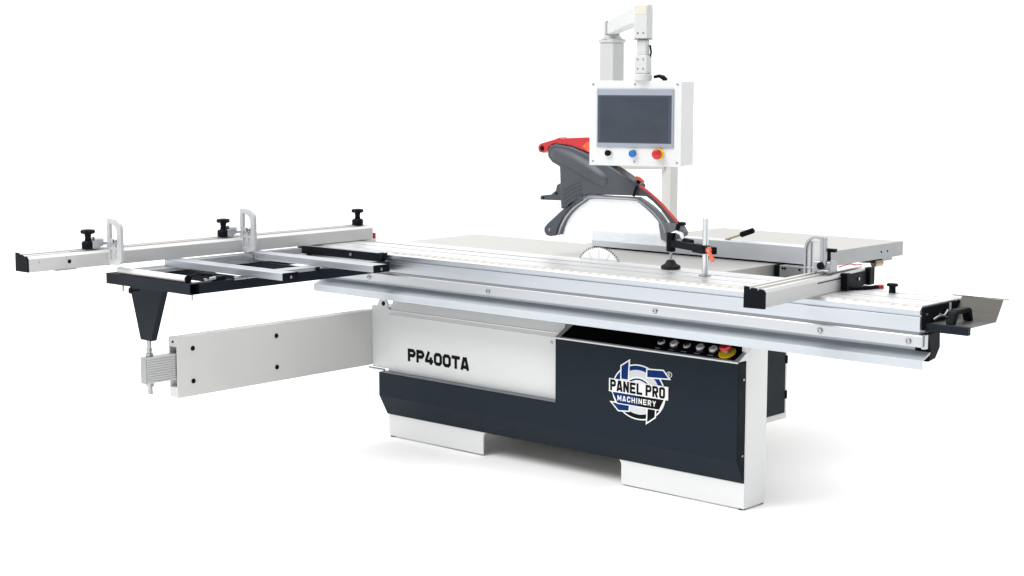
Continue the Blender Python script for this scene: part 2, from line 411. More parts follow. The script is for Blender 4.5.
# fixed tables
t1 = MB().box(-1.403, -.222, .160, .7345, .893, ZT); t1.build('main_table', IRON, saw, bevel=.002)
MB().box(-1.395, -.228, .175, .73, .83, .8925).build('table_rib', IRONB, saw, bevel=.003)
MB().box(-1.390, -.310, .7355, 1.81, .890, ZT).build('side_table', IRON, saw, bevel=.002)
MB().box(-.3095, -.3075, .737, 1.808, .878, .947).build('side_table_edge', IRONB, saw, bevel=.0008)
MB().box(-2.145, -1.4045, .165, .690, .915, ZT-.003).build('outfeed_table', IRON, saw, bevel=.003)
for y in (1.597, 1.655):
    MB().cyl((-.3074, y, .911), (-.3060, y, .911), .005, 12).build('screw', BLACK, saw)
fr = MB().prism([(1.43, .889), (1.615, .889), (1.60, .855), (1.46, .868)], 'x', -.40, -.318); fr.build('fence_rail_bracket', BLACK, saw, bevel=.003)
MB().cyl((-.322, 1.55, .857), (-.322, 1.62, .857), .018, 16, ch=.002).build('fence_rail_clamp', surf('brassy_steel', (.30, .25, .18), .35, 1.0), saw)
MB().box(-.39, -.315, 1.62, 1.72, .862, .889).build('fence_rail_end', IRONB, saw, bevel=.002)

# ------------------------------------------------------------------ 2 sliding table
sl_t = thing('sliding_table', 'long aluminium sliding table running along the whole front of the saw', 'sliding table', (-.73, -.05, .727))
XL, XR = -2.36, .893
carr = [(-.248, .857), (-.248, .911), (-.240, .911), (-.240, .917), (-.250, .917), (-.250, .9345), (-.236, ZT),
        (.012, ZT), (.012, .938), (.028, .938), (.028, ZT), (.147, ZT), (.147, .905), (.06, .905), (.06, .857)]
cb = MB().prism(carr, 'x', XL, XR).build('carriage', ALX, sl_t, bevel=.0012)
tp = MB()
tp.box(XL+.001, XR-.001, -.2345, .011, ZT+.0002, ZT+.0012); tp.build('table_surface', ALTOP, sl_t)
MB().box(XL+.001, XR-.001, .029, .1465, ZT+.0002, ZT+.0012).build('rear_strip', ALTOP, sl_t)
for y in (-.205, -.10, -.094):
    MB().box(XL+.002, XR-.002, y, y+.0016, ZT+.0013, ZT+.0019).build('surface_line', ALX, sl_t)
d1 = Vector((0, .014, .0135)).normalized(); n1 = Vector((0, -d1.z, d1.y))
tpq = MB(); P0 = Vector((0, -.250, .9345)); e = []
for x in (-1.80, XR-.012):
    for s, h in ((.0135, .0004), (.0185, .0004), (.0185, .0012), (.0135, .0012)): e.append(Vector((x, 0, 0))+P0+d1*s+n1*h)
tpq.add(e, [(0,1,2,3), (4,5,6,7), (0,1,5,4), (1,2,6,5), (2,3,7,6), (3,0,4,7)]); tpq.build('scale_tape', TAPE, sl_t)
MB().box(XL+.01, XR-.004, -.2445, .06, .8457, .8568).build('roller_gap', SEAM, sl_t)
MB().box(XL+.02, XR+.006, -.236, -.105, .800, .8445).build('rail_beam', ALX, sl_t, bevel=.001)
rp = MB().prism([(-.250, .8035), (-.250, .842), (-.247, .8455), (-.237, .8455), (-.237, .8035)], 'x', -2.335, .9035).build('rail_plate', ALLIGHT, sl_t, bevel=.001)
for x in (-1.947, -1.186, -.273, .489, .851):
    b = MB().lathe((x, -.2501, .8215), (0, -1, 0), [(.0115, 0), (.0115, .003), (.0095, .006), (.0052, .0062), (.0048, .003)], 20)
    b.build('bolt', STEEL, rp)
MB().prism([(-.250, .723), (-.250, .757), (-.186, .782), (-.186, .799), (-.176, .799), (-.176, .776), (-.2445, .751), (-.2445, .723)], 'x', -2.341, .9055).build('lower_flange', GALV, sl_t, bevel=.001)
MB().box(-2.1, .70, -.1755, .13, .742, .799).build('rail_web', NAVY2, sl_t, bevel=.002)
# right hand end
MB().prism([(-.233, .862), (-.233, .944), (.050, .944), (-.020, .862)], 'x', XR+.0003, XR+.006).build('end_cap', BLACK, sl_t, bevel=.001)
MB().prism([(-.210, .848), (-.120, .848), (-.115, .790), (-.148, .752), (-.200, .745), (-.190, .785)], 'x', .845, .906).build('end_bracket', BLACK, sl_t, bevel=.004)
MB().box(.894, .908, -.235, -.212, .795, .846).build('rail_end_plate', ALLIGHT, sl_t, bevel=.001)
lk = MB(); lk.tube([(.899, -.165, .893), (.905, -.13, .905), (.908, -.10, .902), (.905, -.07, .918)], .0055); lk.tube([(.904, -.135, .912), (.908, -.10, .902), (.906, -.075, .895)], .004)
lk.cyl((.899, -.14, .880), (.906, -.14, .880), .006, 12); lk.cyl((.899, -.215, .918), (.904, -.215, .918), .005, 12)
lk.build('locking_lever', STEEL, sl_t)
MB().box(.899, .903, -.047, -.037, .905, .942).build('end_clip', BTNW, sl_t)
ty = MB().prism([(.897, -.222), (1.063, -.222), (1.063, -.200), (.897, -.200)], 'z', .858, .887); tray = ty.build('push_tray', NAVY2, sl_t, bevel=.002)
MB().box(.898, 1.062, -.1995, -.0175, .8825, .8850).build('tray_plate', TRAYAL, tray)
w = MB(); d_ = .0015
w.add([(.897, -.017, .884), (1.066, -.017, .884), (1.058, .055, .957), (.897, .055, .957), (.897, -.017+.002, .883), (1.066, -.015, .883), (1.058, .057, .956), (.897, .057, .956)],
      [(0,1,2,3), (4,5,6,7), (0,1,5,4), (1,2,6,5), (2,3,7,6), (3,0,4,7)])
w.add([(.86, .055, .9565), (1.076, .058, .9575), (1.076, .066, .9575), (.86, .063, .9565), (.86, .055, .9585), (1.076, .058, .9595), (1.076, .066, .9595), (.86, .063, .9585)],
      [(0,1,2,3), (4,5,6,7), (0,1,5,4), (1,2,6,5), (2,3,7,6), (3,0,4,7)])
w.build('tray_wall', SHEET, tray)
h = MB()
hp = [(-.188, .8853), (-.170, .926), (-.150, .9355), (-.062, .9355), (-.048, .928), (-.034, .8853), (-.054, .8853), (-.066, .918), (-.148, .918), (-.164, .8853)]
h.prism(hp, 'x', .958, .990); h.build('push_handle', BLACK, tray, bevel=.004)

# ------------------------------------------------------------------ 3 swing arm
arm = thing('swing_arm', 'white box section swing arm reaching out from the left end of the saw body', 'swing arm', (-2.2, 0, .335))
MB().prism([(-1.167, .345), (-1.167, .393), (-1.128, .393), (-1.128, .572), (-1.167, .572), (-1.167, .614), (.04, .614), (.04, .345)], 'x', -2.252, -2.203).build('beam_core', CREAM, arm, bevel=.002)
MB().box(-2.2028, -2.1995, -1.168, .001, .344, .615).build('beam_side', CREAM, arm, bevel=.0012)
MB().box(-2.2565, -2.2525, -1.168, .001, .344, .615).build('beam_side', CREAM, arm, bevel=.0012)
for y in (-1.082, -.605):
    for z in (.558, .411): MB().lathe((-2.1995, y, z), (1, 0, 0), [(.011, 0), (.011, .002), (.008, .005)], 18).build('bolt', BLACK, arm)
MB().cyl((-2.228, -1.1672, .594), (-2.228, -1.170, .594), .0055, 14).build('set_screw', BLACK, arm)
MB().box(-2.2018, -2.084, .002, .10, .335, .640).build('hinge_block', WHITE, arm, bevel=.002)
MB().cyl((-2.125, .003, .645), (-2.125, .012, .645), .035, 28).build('hinge_ear', WHITE, arm)
MB().cyl((-2.118, .0028, .655), (-2.118, -.0005, .655), .011, 18).build('hinge_pin', BLACK, arm)
MB().cyl((-2.21, -.012, .331), (-2.10, -.012, .331), .006, 12).build('hinge_bolt', STEEL, arm)
blk = MB()
zs = [.428 + i*(.116)/11 for i in range(12)]
prof = []
for i in range(11):
    prof += [(-2.2075, zs[i]+.001), (-2.2075, zs[i+1]-.0025), (-2.2105, zs[i+1]-.0018), (-2.2105, zs[i+1]-.0004)]
prof = [(-2.2075, .428)] + prof[1:-2] + [(-2.2075, .544), (-2.247, .544), (-2.247, .428)]
blk.prism(prof, 'y', -1.322, -1.10); bk = blk.build('slide_block', ALY, arm)
MB().box(-2.2485, -2.209, -1.3245, -1.3223, .4275, .5445).build('end_plate', IRONB, bk)

# ------------------------------------------------------------------ 4 crosscut table with its leg
ct = thing('crosscut_table', 'open outrigger frame with dark tubes and pale aluminium bars left of the sliding table', 'outrigger table', (-2.1, -.85, .378))
F0, F1 = .862, .908
e = MB(); e.box(-2.383, -1.7885, -1.395, -1.3945+.003, F0, F1); e.box(-2.383, -1.7885, -1.348, -1.345, F0, F1)
e.box(-2.383, -1.789, -1.392, -1.348, F1-.003, F1); e.box(-2.383, -1.789, -1.392, -1.348, F0, F0+.003)
e.build('end_tube', NAVY2, ct, bevel=.001)
MB().box(-1.838, -1.792, -1.3445, -.262, F0, F1-.001).build('long_tube', NAVY2, ct, bevel=.002)
MB().box(-2.383, -2.337, -1.3445, -.262, F0, F1-.001).build('long_tube', NAVY2, ct, bevel=.002)
for y in (-1.10, -.68): MB().box(-2.3365, -1.8385, y, y+.03, F0+.004, F1-.002).build('cross_tube', NAVY2, ct, bevel=.002)
MB().box(-2.41, -1.838, -.290, -.254, .905, .9435).build('mounting_bar', BLACK, ct, bevel=.002)
MB().prism([(-1.838, .9055), (-1.838, .943), (-1.815, .947), (-1.832, .905)], 'y', -.288, -.2525).build('bar_end', NAVY2, ct, bevel=.001)
MB().box(-2.41, -1.84, -.288, -.2535, .9438, .9462).build('bar_top', ALLIGHT, ct)
MB().cyl((-2.02, -.2905, .927), (-2.02, -.300, .927), .007, 12).build('bar_screw', STEEL, ct)
for y0, y1, xe in ((-1.153, -1.074, -1.485), (-.713, -.631, -1.415)):
    b = MB().prism([(y0, .9245), (y0, .9525), (y0+.002, .9545), (y1-.002, .9545), (y1, .9525), (y1, .9245)], 'x', -2.292, xe-.006).build('support_bar', ALX, ct, bevel=.0008)
    c = MB().box(xe-.0058, xe, y0-.0008, y1+.0008, .923, .9553).build('end_cap', BLACK, b, bevel=.001)
    MB().cyl((xe, (y0+y1)/2, .937), (xe+.004, (y0+y1)/2, .937), .0062, 12, ch=.0008).build('screw', STEEL, c)
MB().box(-2.330, -2.215, -1.30, -.40, .909, .9235).build('carrier_strip', ALLIGHT, ct, bevel=.001)
MB().box(-2.285, -2.22, -1.072, -.715, .9245, .948).build('carrier_strip', ALLIGHT, ct, bevel=.001)
MB().box(-1.835, -1.765, -1.073, -.714, .909, .925).build('carrier_strip', ALLIGHT, ct, bevel=.001)
MB().box(-2.292, -2.25, -.63, -.40, .9245, .948).build('carrier_strip', ALLIGHT, ct, bevel=.001)
MB().box(-1.70, -1.63, -.64, -.60, .9245, .930).build('carrier_strip', ALLIGHT, ct, bevel=.001)
ro = MB().cyl((-2.31, -1.372, .9235), (-1.835, -1.372, .9235), .0142, 24).build('roller', CREAM, ct)
MB().cyl((-1.834, -1.372, .9235), (-1.826, -1.372, .9235), .0155, 20).build('roller_cap', BLACK, ro)
MB().cyl((-2.319, -1.372, .9235), (-2.311, -1.372, .9235), .0125, 20).build('roller_cap', CREAM, ro)
rb = MB().tube([(-1.815, -1.373, .913), (-1.812, -1.373, .936), (-1.812, -1.34, .943), (-1.812, -1.27, .935), (-1.812, -1.255, .913)], .006)
rb.cyl((-1.80, -1.30, .916), (-1.80, -1.30, .93), .012, 12); rb.box(-1.835, -1.80, -1.25, -1.20, .909, .925); rb.build('roller_bracket', BLACK, ct)
MB().cyl((-1.795, -1.32, .918), (-1.795, -1.26, .922), .007, 12).build('adjusting_screw', STEEL, ct)
MB().tube([(-1.775, -1.18, .913), (-1.775, -.95, .9135)], .008).build('guide_rod', STEEL, ct)
for x, y in ((-2.28, -1.38), (-1.82, -1.36)): MB().cyl((x, y, F0-.028), (x, y, F0), .0045, 12).build('bolt_end', STEEL, ct)
MB().lathe((-2.19, -1.385, F0-.016), (-.7, -.7, 0), [(.005, -.02), (.005, .01), (.012, .010), (.014, .016), (.012, .024)], 14).build('locking_knob', BLACK, ct)
MB().box(-1.775, -1.755, -.735, -.72, .908, .924).build('bar_foot', BLACK, ct)
# tapered leg
leg = MB().loft([[(x, y, F0) for x, y in ((-2.352, -1.302), (-2.096, -1.302), (-2.096, -1.272), (-2.352, -1.272))],
                 [(x, y, .615) for x, y in ((-2.277, -1.302), (-2.198, -1.302), (-2.198, -1.272), (-2.277, -1.272))]]).build('leg', NAVY2, ct, bevel=.003)
MB().cyl((-2.236, -1.287, .376), (-2.236, -1.287, .616), .011, 16).build('threaded_rod', STEEL, leg)
for z in (.545, .412, .566):
    MB().lathe((-2.236, -1.287, z), (0, 0, 1), [(.019 if z < .56 else .014, 0), (.019 if z < .56 else .014, .013)], 6).build('nut', STEEL, leg)

# ------------------------------------------------------------------ 5 long crosscut fence
cf = thing('crosscut_fence', 'long aluminium crosscut fence with black end cap crossing the outrigger frame', 'fence', (-2.345, -.86, .952))
fp = [(-2.294, .952), (-2.294, 1.007), (-2.303, 1.0175), (-2.322, 1.0175), (-2.324, 1.011), (-2.330, 1.011), (-2.332, 1.0195), (-2.352, 1.0205),
      (-2.354, 1.013), (-2.362, 1.013), (-2.364, 1.0235), (-2.394, 1.0245), (-2.395, .952)]
MB().prism(fp, 'y', -1.645, .100).build('profile', ALY, cf, bevel=.0008)
fi = [((x+2.345)*.985-2.345, (z-.985)*.985+.985) for x, z in fp]
MB().prism(fi, 'y', -1.822, -1.6455).build('extension', ALY, cf, bevel=.0008)
cap = [(-2.345+(x+2.345)*.93+.003, z+.001+(.005 if z > 1.02 else 0)) for x, z in fp]
MB().prism(cap, 'y', -1.829, -1.8225).build('end_cap', BLACK, cf, bevel=.0015)
MB().box(-2.40, -2.289, -1.70, -1.60, .949, .9515).build('joint_plate', ALLIGHT, cf, bevel=.0006)
MB().lathe((-2.294, -1.632, .984), (1, 0, 0), [(.0085, 0), (.0085, .0012), (.006, .003)], 14).build('screw', BLACK, cf)
MB().cyl((-2.2945, -1.775, .992), (-2.293, -1.775, .992), .003, 10).build('screw', STEEL, cf)
MB().prism([(-2.30, .956), (-2.30, 1.004), (-2.385, 1.015), (-2.385, .956)], 'y', .1005, .107).build('end_plate', CREAM, cf, bevel=.001)
MB().box(-2.308, -2.292, .1075, .120, .952, .982).build('red_stop', RED, cf, bevel=.002)
MB().box(-2.372, -2.350, .03, .085, 1.0215, 1.0255).build('red_marker', RED, cf)
MB().box(-2.3515, -2.3325, -1.60, .08, 1.0205, 1.0212).build('scale_tape', LENSC, cf)

# flip stops on the long fence
def make_flip_stop(y, label):
    t = thing('flip_stop', label, 'flip stop', (-2.27, y, 1.0245), 0, 'flip stops on the long crosscut fence')
    pl = MB()
    o_ = [(-2.304, .958), (-2.304, 1.153), (-2.292, 1.153)] + arc(-2.245, 1.108, .043, 75, 0, 6) + [(-2.202, .995)] + arc(-2.234, .990, .032, 0, -80, 5) + [(-2.25, .953)]
    i_ = [(-2.284, .976), (-2.284, 1.132), (-2.277, 1.132)] + arc(-2.261, 1.094, .031, 75, 0, 6) + [(-2.230, 1.0)] + arc(-2.250, .999, .020, 0, -80, 5) + [(-2.255, .972)]
    n = len(o_)
    for yy0, yy1 in ((y-.009, y+.006),):
        vs = [(a, yy0, b) for a, b in o_]+[(a, yy0, b) for a, b in i_]+[(a, yy1, b) for a, b in o_]+[(a, yy1, b) for a, b in i_]
        fs = []
        for k in range(n):
            k2 = (k+1) % n
            fs += [(k, k2, n+k2, n+k), (2*n+k, 2*n+k2, 3*n+k2, 3*n+k), (k, k2, 2*n+k2, 2*n+k), (n+k, n+k2, 3*n+k2, 3*n+k)]
        pl.add(vs, fs)
    pl.build('rim', ALWEB, t, bevel=.001)
    b = MB(); b.box(-2.295, -2.212, y-.0065, y+.004, 1.048, 1.066); b.box(-2.295, -2.212, y-.0065, y+.004, 1.018, 1.030)
    b.box(-2.264, -2.250, y-.006, y+.0035, .968, 1.052); b.build('cross_rib', ALWEB, t, bevel=.001)
    MB().box(-2.295, -2.212, y-.002, y+.002, .966, 1.0475).build('web', ALWEB, t)
    MB().cyl((-2.245, y-.014, 1.057), (-2.245, y-.0066, 1.057), .011, 18, ch=.002).build('pivot_bolt', STEEL, t)
    MB().cyl((-2.340, y-.056, 1.052), (-2.340, y-.012, 1.052), .022, 24, ch=.002).build('pivot_drum', ALLIGHT, t)
    MB().box(-2.372, -2.318, y-.070, y-.030, 1.0248, 1.058).build('slide_block', ALLIGHT, t, bevel=.003)
    MB().tube([(-2.33, y-.0165, 1.048), (-2.29, y+.005, 1.048)], .010).build('axle', STEEL, t)
    return t
fs1 = make_flip_stop(-1.430, 'pale metal flip stop on the long fence, the one near its black end cap')
fs2 = copy_tree(fs1); fs2.location.y += .718
fs2['label'] = 'pale metal flip stop halfway along the long fence beside the middle black knob'

def make_star_knob(x, y, z, label, group):
    t = thing('clamp_knob', label, 'clamp knob', (x, y, z), 0, group)
    MB().lathe((x, y, z), (0, 0, 1), [(.027, 0), (.028, .004), (.028, .026), (.023, .032), (.012, .034)], 8).build('base_nut', BLACK, t)
    MB().lathe((x, y, z+.034), (0, 0, 1), [(.0145, 0), (.0125, .012), (.0150, .030)], 20).build('stem', BLACK, t)
    hd = MB(); n = 48
    def star(r, zz): return [(x+(r*(1+.10*math.cos(6*2*PI*i/n)))*math.cos(2*PI*i/n), y+(r*(1+.10*math.cos(6*2*PI*i/n)))*math.sin(2*PI*i/n), zz) for i in range(n)]
    hd.loft([star(.018, z+.062), star(.027, z+.066), star(.028, z+.076), star(.024, z+.081), star(.012, z+.0825)])
    hd.build('star_grip', BLACK, t)
    return t
gk = 'black star knobs along the long fence'
k1 = make_star_knob(-2.345, -1.505, 1.0245, 'black star knob on the long fence, nearest its black end cap', gk)
k2 = copy_tree(k1); k2.location.y = -.785; k2['label'] = 'black star knob on the long fence just left of the middle flip stop'
k3 = copy_tree(k1); k3.location.y = .046; k3.location.z -= .004; k3['label'] = 'black star knob standing alone at the red tipped end of the long fence'

# ------------------------------------------------------------------ 6 angled mitre fence on the right
mo = Vector((.517, -.654, ZT+.0015)); mrot = math.atan2(.06, .619)
mf = thing('mitre_fence', 'short aluminium fence with black end cap angled across the right end of the table', 'fence', mo, mrot)
mp = [(0, .001), (0, .054), (-.008, .0645), (-.024, .0655), (-.026, .060), (-.033, .060), (-.035, .0675), (-.055, .068), (-.057, .062), (-.064, .062), (-.066, .0715), (-.083, .0725), (-.084, .001)]
MB().prism(mp, 'y', 0, .86).build('profile', ALY, mf, bevel=.0008, local=True)
MB().prism([(x, z+.0008-(.005 if z < .01 else 0)) for x, z in mp], 'y', -.011, -.0003).build('end_cap', BLACK, mf, bevel=.0015, local=True)
MB().box(.0002, .0012, .40, .70, .0450, .0490).build('side_slot', BLACK, mf, local=True)
MB().box(-.054, -.036, .02, .84, .0682, .0690).build('scale_tape', LENSC, mf, local=True)
bk = MB().box(.0015, .014, .60, .80, .004, .058); bk.build('angle_bracket', BLACK, mf, bevel=.003, local=True)
MB().box(-.004, .026, .595, .625, .001, .066).build('angle_bracket', BLACK, mf, bevel=.003, local=True)
MB().box(.002, .026, .800, .845, .001, .070).build('bracket_post', BLACK, mf, bevel=.004, local=True)
MB().cyl((.0162, .72, .034), (.0185, .72, .034), .006, 12).build('bracket_screw', STEEL, mf, local=True)
q = MB()
ar = [(.012, .612), (.034, .628), (.056, .655), (.076, .692), (.090, .738)]
qa = ar + [(.074, .744), (.060, .702), (.042, .668), (.022, .644), (.004, .632)]
q.prism(qa, 'z', .0008, .012); q.build('angle_arc', BLACK, mf, bevel=.001, local=True)
MB().prism([(.070, .742), (.092, .737), (.104, .752), (.094, .778), (.080, .770)], 'z', .0012, .013).build('pointer', RED, mf, bevel=.001, local=True)
w = MB().tube([(-.06, .70, .076), (-.052, .73, .080), (-.040, .76, .084), (-.034, .80, .077), (-.032, .85, .074)], .0024); w.build('red_wire', RED, mf, local=True)
MB().box(-.075, -.012, .56, .80, .0728, .0745).build('paper_label', STICKW, mf, local=True)

# flip stop on the angled fence
fs = thing('flip_stop', 'grey flip stop with curved plate on the short angled fence', 'flip stop', mf.location + Vector((-.08, .5, .07)), mrot)
ORIGIN[fs.name] = ORIGIN[mf.name]; fs.location = mo; fs.rotation_euler = (0, 0, mrot)
S = .52
op = [(-.112, .040), (-.112, .160)] + arc(-.062, .160, .050, 172, 95, 7) + [(-.033, .208), (-.033, .040)]
ip = [(-.104, .048), (-.104, .158)] + arc(-.060, .158, .044, 172, 100, 7) + [(-.046, .197), (-.046, .048)]
n = len(op); g = MB()
vs = [(a, S-.013, b) for a, b in op]+[(a, S-.013, b) for a, b in ip]+[(a, S+.001, b) for a, b in op]+[(a, S+.001, b) for a, b in ip]
ff = []
for k in range(n):
    k2 = (k+1) % n
    ff += [(k, k2, n+k2, n+k), (2*n+k, 2*n+k2, 3*n+k2, 3*n+k), (k, k2, 2*n+k2, 2*n+k), (n+k, n+k2, 3*n+k2, 3*n+k)]
g.add(vs, ff); g.build('rim', ALDARK, fs, bevel=.0008, local=True)
MB().box(-.1035, -.047, S-.004, S-.001, .049, .19).build('web', ALWEB, fs, local=True)
MB().box(-.1035, -.047, S-.010, S-.003, .088, .093).build('cross_rib', ALLIGHT, fs, local=True)
MB().box(-.088, -.084, S-.010, S-.003, .05, .185).build('cross_rib', ALDARK, fs, local=True)
MB().box(-.030, -.020, S-.018, S-.004, .10, .207).build('upright_bar', ALDARK, fs, bevel=.001, local=True)
MB().box(-.072, -.002, S-.012, S+.050, .0735, .116).build('slide_block', ALDARK, fs, bevel=.003, local=True)
MB().cyl((-.040, S-.024, .100), (-.040, S-.0125, .100), .014, 20, ch=.002).build('pivot_screw', BLACK, fs, local=True)
MB().tube([(-.045, S-.03, .078), (-.03, S-.022, .082), (-.005, S-.02, .082)], .004).build('pointer', ALDARK, fs, local=True)
kn = MB().lathe((-.032, S+.02, .1182), (0, 0, 1), [(.015, 0), (.0135, .028), (.015, .034)], 20); kb = kn.build('knob', BLACK, fs, local=True)
MB().box(-.067, .005, S+.008, S+.032, .150, .163).build('knob_wing', BLACK, fs, bevel=.004, seg=3, local=True)
MB().cyl((-.032, S+.02, .163), (-.032, S+.02, .1645), .006, 12).build('knob_cap', STEEL, kb, local=True)

# knob alone on the table
kt = thing('table_knob', 'black winged knob standing in the groove at the right end of the sliding table', 'clamp knob', (.632, .020, ZT+.001))
MB().lathe((.632, .020, ZT+.0015), (0, 0, 1), [(.013, 0), (.012, .016), (.013, .023)], 20).build('stem', BLACK, kt)
kh = MB().loft([[(.632+dx*s*.76, .020+dy*s*.76, ZT+z) for dx, dy in ((-.026, -.012), (-.018, -.016), (.018, -.016), (.026, -.012), (.026, .012), (.018, .016), (-.018, .016), (-.026, .012))] for s, z in ((.86, .0245), (1, .027), (1, .033), (.84, .0365))])
kh.build('wing_grip', BLACK, kt, bevel=.001)
MB().cyl((.632, .020, ZT+.0366), (.632, .020, ZT+.0378), .006, 14).build('cap', STEEL, kt)

# ------------------------------------------------------------------ 7 hold down clamp
hc = thing('hold_down_clamp', 'black hold down clamp on a steel rod standing on the sliding table', 'clamp', (-.2, -.02, ZT))
MB().cyl((-.195, -.02, ZT-.004), (-.195, -.02, 1.184), .0125, 24, ch=.001).build('rod', surf('polished_rod', (.62, .64, .66), .24, 1.0, var=.05, scale=(80, 80, 2)), hc)
MB().cyl((-.195, -.02, ZT+.0015), (-.195, -.02, ZT+.006), .026, 24, ch=.001).build('rod_flange', STEEL, hc)
pA = Vector((-.130, -.049, 1.0575)); pB = Vector((-.447, .086, 1.0575)); dv = (pB-pA).normalized()
Mx = Matrix.Translation(pA) @ Matrix.Rotation(math.atan2(dv.y, dv.x), 4, 'Z'); Ln = (pB-pA).length
MB(Mx).box(0, Ln-.014, -.013, .013, -.0145, .0145).build('arm', BLACK, hc, bevel=.003)
MB(Mx).box(.06, .15, -.0155, .0155, -.019, .017).build('arm_sleeve', BLACK, hc, bevel=.003)
hs = MB().cyl((-.447, .086, 1.022), (-.447, .086, 1.102), .0195, 20, ch=.003).build('screw_sleeve', BLACK, hc)
MB().cyl((-.447, .086, .97), (-.447, .086, 1.022), .0065, 14).build('screw', STEEL, hs)
MB().lathe((-.447, .086, ZT+.0015), (0, 0, 1), [(.036, 0), (.042, .004), (.041, .012), (.024, .022), (.018, .034), (.014, .037)], 28).build('pad', RUBBER, hs)
lv = MB().tube([(-.447, .086, 1.098), (-.43, .10, 1.103), (-.405, .10, 1.094), (-.385, .088, 1.075), (-.36, .075, 1.074)], [.006, .010, .012, .009, .007]); lv.build('lever', ALLIGHT, hc)
MB().cyl((-.372, .075, 1.074), (-.318, .060, 1.070), .0125, 16, ch=.003).build('lever_grip', BLACK, hc)
oh = MB().cyl((-.150, -.055, 1.060), (-.144, -.070, 1.060), .0125, 20, ch=.002)
oh.tube([(-.147, -.064, 1.058), (-.137, -.068, 1.043), (-.119, -.072, 1.019)], [.009, .0075, .0085]); oc = oh.build('orange_lever', ORANGE, hc)
MB().cyl((-.144, -.0701, 1.060), (-.1425, -.0735, 1.060), .006, 12).build('lever_screw', STEEL, oc)

# ------------------------------------------------------------------ 8 rip fence
rf = thing('rip_fence', 'high aluminium rip fence lying along the fixed table behind the blade', 'fence', (-.6, .57, ZT))
MB().prism([(.548, .9555), (.548, 1.0285), (.5515, 1.032), (.612, 1.032), (.612, .9555)], 'x', -1.257, -.030).build('profile', FENCEAL, rf, bevel=.001)
MB().box(-1.2575, -1.2562, .549, .611, .956, 1.0315).build('end_face', ALLIGHT, rf)
MB().box(-1.25, -.035, .553, .608, ZT+.0007, .9552).build('slide_strip', BLACK, rf)
MB().box(-.176, -.044, .500, .547, .86, .950).build('carrier_block', IRONB, rf, bevel=.002)
MB().box(-.215, -.177, .52, .60, .86, .945).build('carrier_gap', BLACK, rf)
for x in (-.16, -.148, -.075): MB().cyl((x, .4995, .938), (x, .497, .938), .005, 10).build('screw', BLACK, rf)
MB().box(-.135, -.10, .47, .499, .872, .885).build('carrier_shoe', BLACK, rf)
lv = MB().cyl((-.498, .575, 1.032), (-.498, .575, 1.040), .012, 16); lv.tube([(-.491, .575, 1.038), (-.423, .575, 1.061)], .0055); lvo = lv.build('lock_lever', surf('brassed_rod', (.52, .45, .33), .3, 1.0), rf)
MB().cyl((-.428, .575, 1.059), (-.362, .575, 1.083), .0125, 18, ch=.003).build('lever_grip', BLACK, lvo)

# ------------------------------------------------------------------ 9 saw blade
bl = MB(); cx, cz, r0 = -.890, .868, .137
pts = []
nt_ = 72
for i in range(nt_):
    a0 = 2*PI*i/nt_
    for da, rr in ((0, r0+.0035), (.30, r0+.003), (.36, r0-.002), (.62, r0-.005), (.9, r0-.001)):
        a = a0+2*PI/nt_*da; pts.append((cx+rr*math.cos(a), cz+rr*math.sin(a)))
sb = thing('saw_blade', 'round toothed saw blade rising from the slot beside the sliding table', 'saw blade', (cx, .1535, cz-.14))
MB().prism(pts, 'y', .1520, .1550).build('disc', BLADE, sb)
tm = MB()
for i in range(nt_):
    a = 2*PI*(i+.12)/nt_
    M_ = Matrix.Translation((cx+math.cos(a)*r0, .1535, cz+math.sin(a)*r0)) @ Matrix.Rotation(-a, 4, 'Y')
    tm.M = M_; tm.box(-.004, .004, -.0022, .0022, -.0022, .0022)
tm.build('carbide_tip', surf('dark_carbide', (.10, .10, .11), .4, .6), sb)
sm = MB()
for a in (62, 118, 90):
    a = R(a)
    sm.M = Matrix.Translation((cx+math.cos(a)*.105, .1518, cz+math.sin(a)*.105)) @ Matrix.Rotation(-a, 4, 'Y')
    sm.box(-.02, .022, -.0006, .0001, -.0022, .0022)
sm.build('slot', GREYARC, sb)

# ------------------------------------------------------------------ 10 overhead blade guard
bg = thing('blade_guard', 'dark grey overhead blade guard with red top cover hanging over the blade', 'blade guard', (-.8, .155, 1.04))
HD = [(-1.155, 1.427), (-1.137, 1.446), (-1.106, 1.453), (-1.015, 1.444), (-.922, 1.416), (-.798, 1.368), (-.74, 1.341), (-.678, 1.31), (-.645, 1.289), (-.668, 1.244),
      (-.918, 1.238), (-.977, 1.217), (-1.026, 1.191), (-1.076, 1.162), (-1.084, 1.353), (-1.13, 1.372), (-1.155, 1.395)]
hb = MB().prism(HD, 'y', .118, .190).build('hood', HOOD, bg, bevel=.010, seg=4)
cp = MB(); cp.tube(smooth([(-1.142, .156, 1.408), (-1.130, .155, 1.410), (-1.09, .154, 1.405), (-1.01, .153, 1.382), (-.92, .152, 1.345), (-.85, .150, 1.312), (-.815, .149, 1.295), (-.806, .149, 1.291)]),
                   [.010+.042*min(1, math.sin(PI*min(1, (k+.6)/29))**.5) for k in range(29)], 24); cp.build('hood_bulge', HOOD, bg)
rb_ = MB()
for k in range(6):
    rr = .168+.0165*k; a0 = 141 - k*3.4
    rb_.tube([(-.915+rr*math.cos(R(a)), .1180, 1.045+rr*math.sin(R(a))) for a in [a0-(a0-100)*i/11 for i in range(12)]], .0034, 8)
rb_.build('hood_rib', HOOD, bg)
TL = [(-1.08, 1.285), (-1.113, 1.27), (-1.118, 1.246), (-1.147, 1.226), (-1.209, 1.218), (-1.212, 1.199), (-1.08, 1.201)]
tl = MB().prism(TL, 'y', .1352, .170).build('tail_bracket', HOOD, bg, bevel=.003)
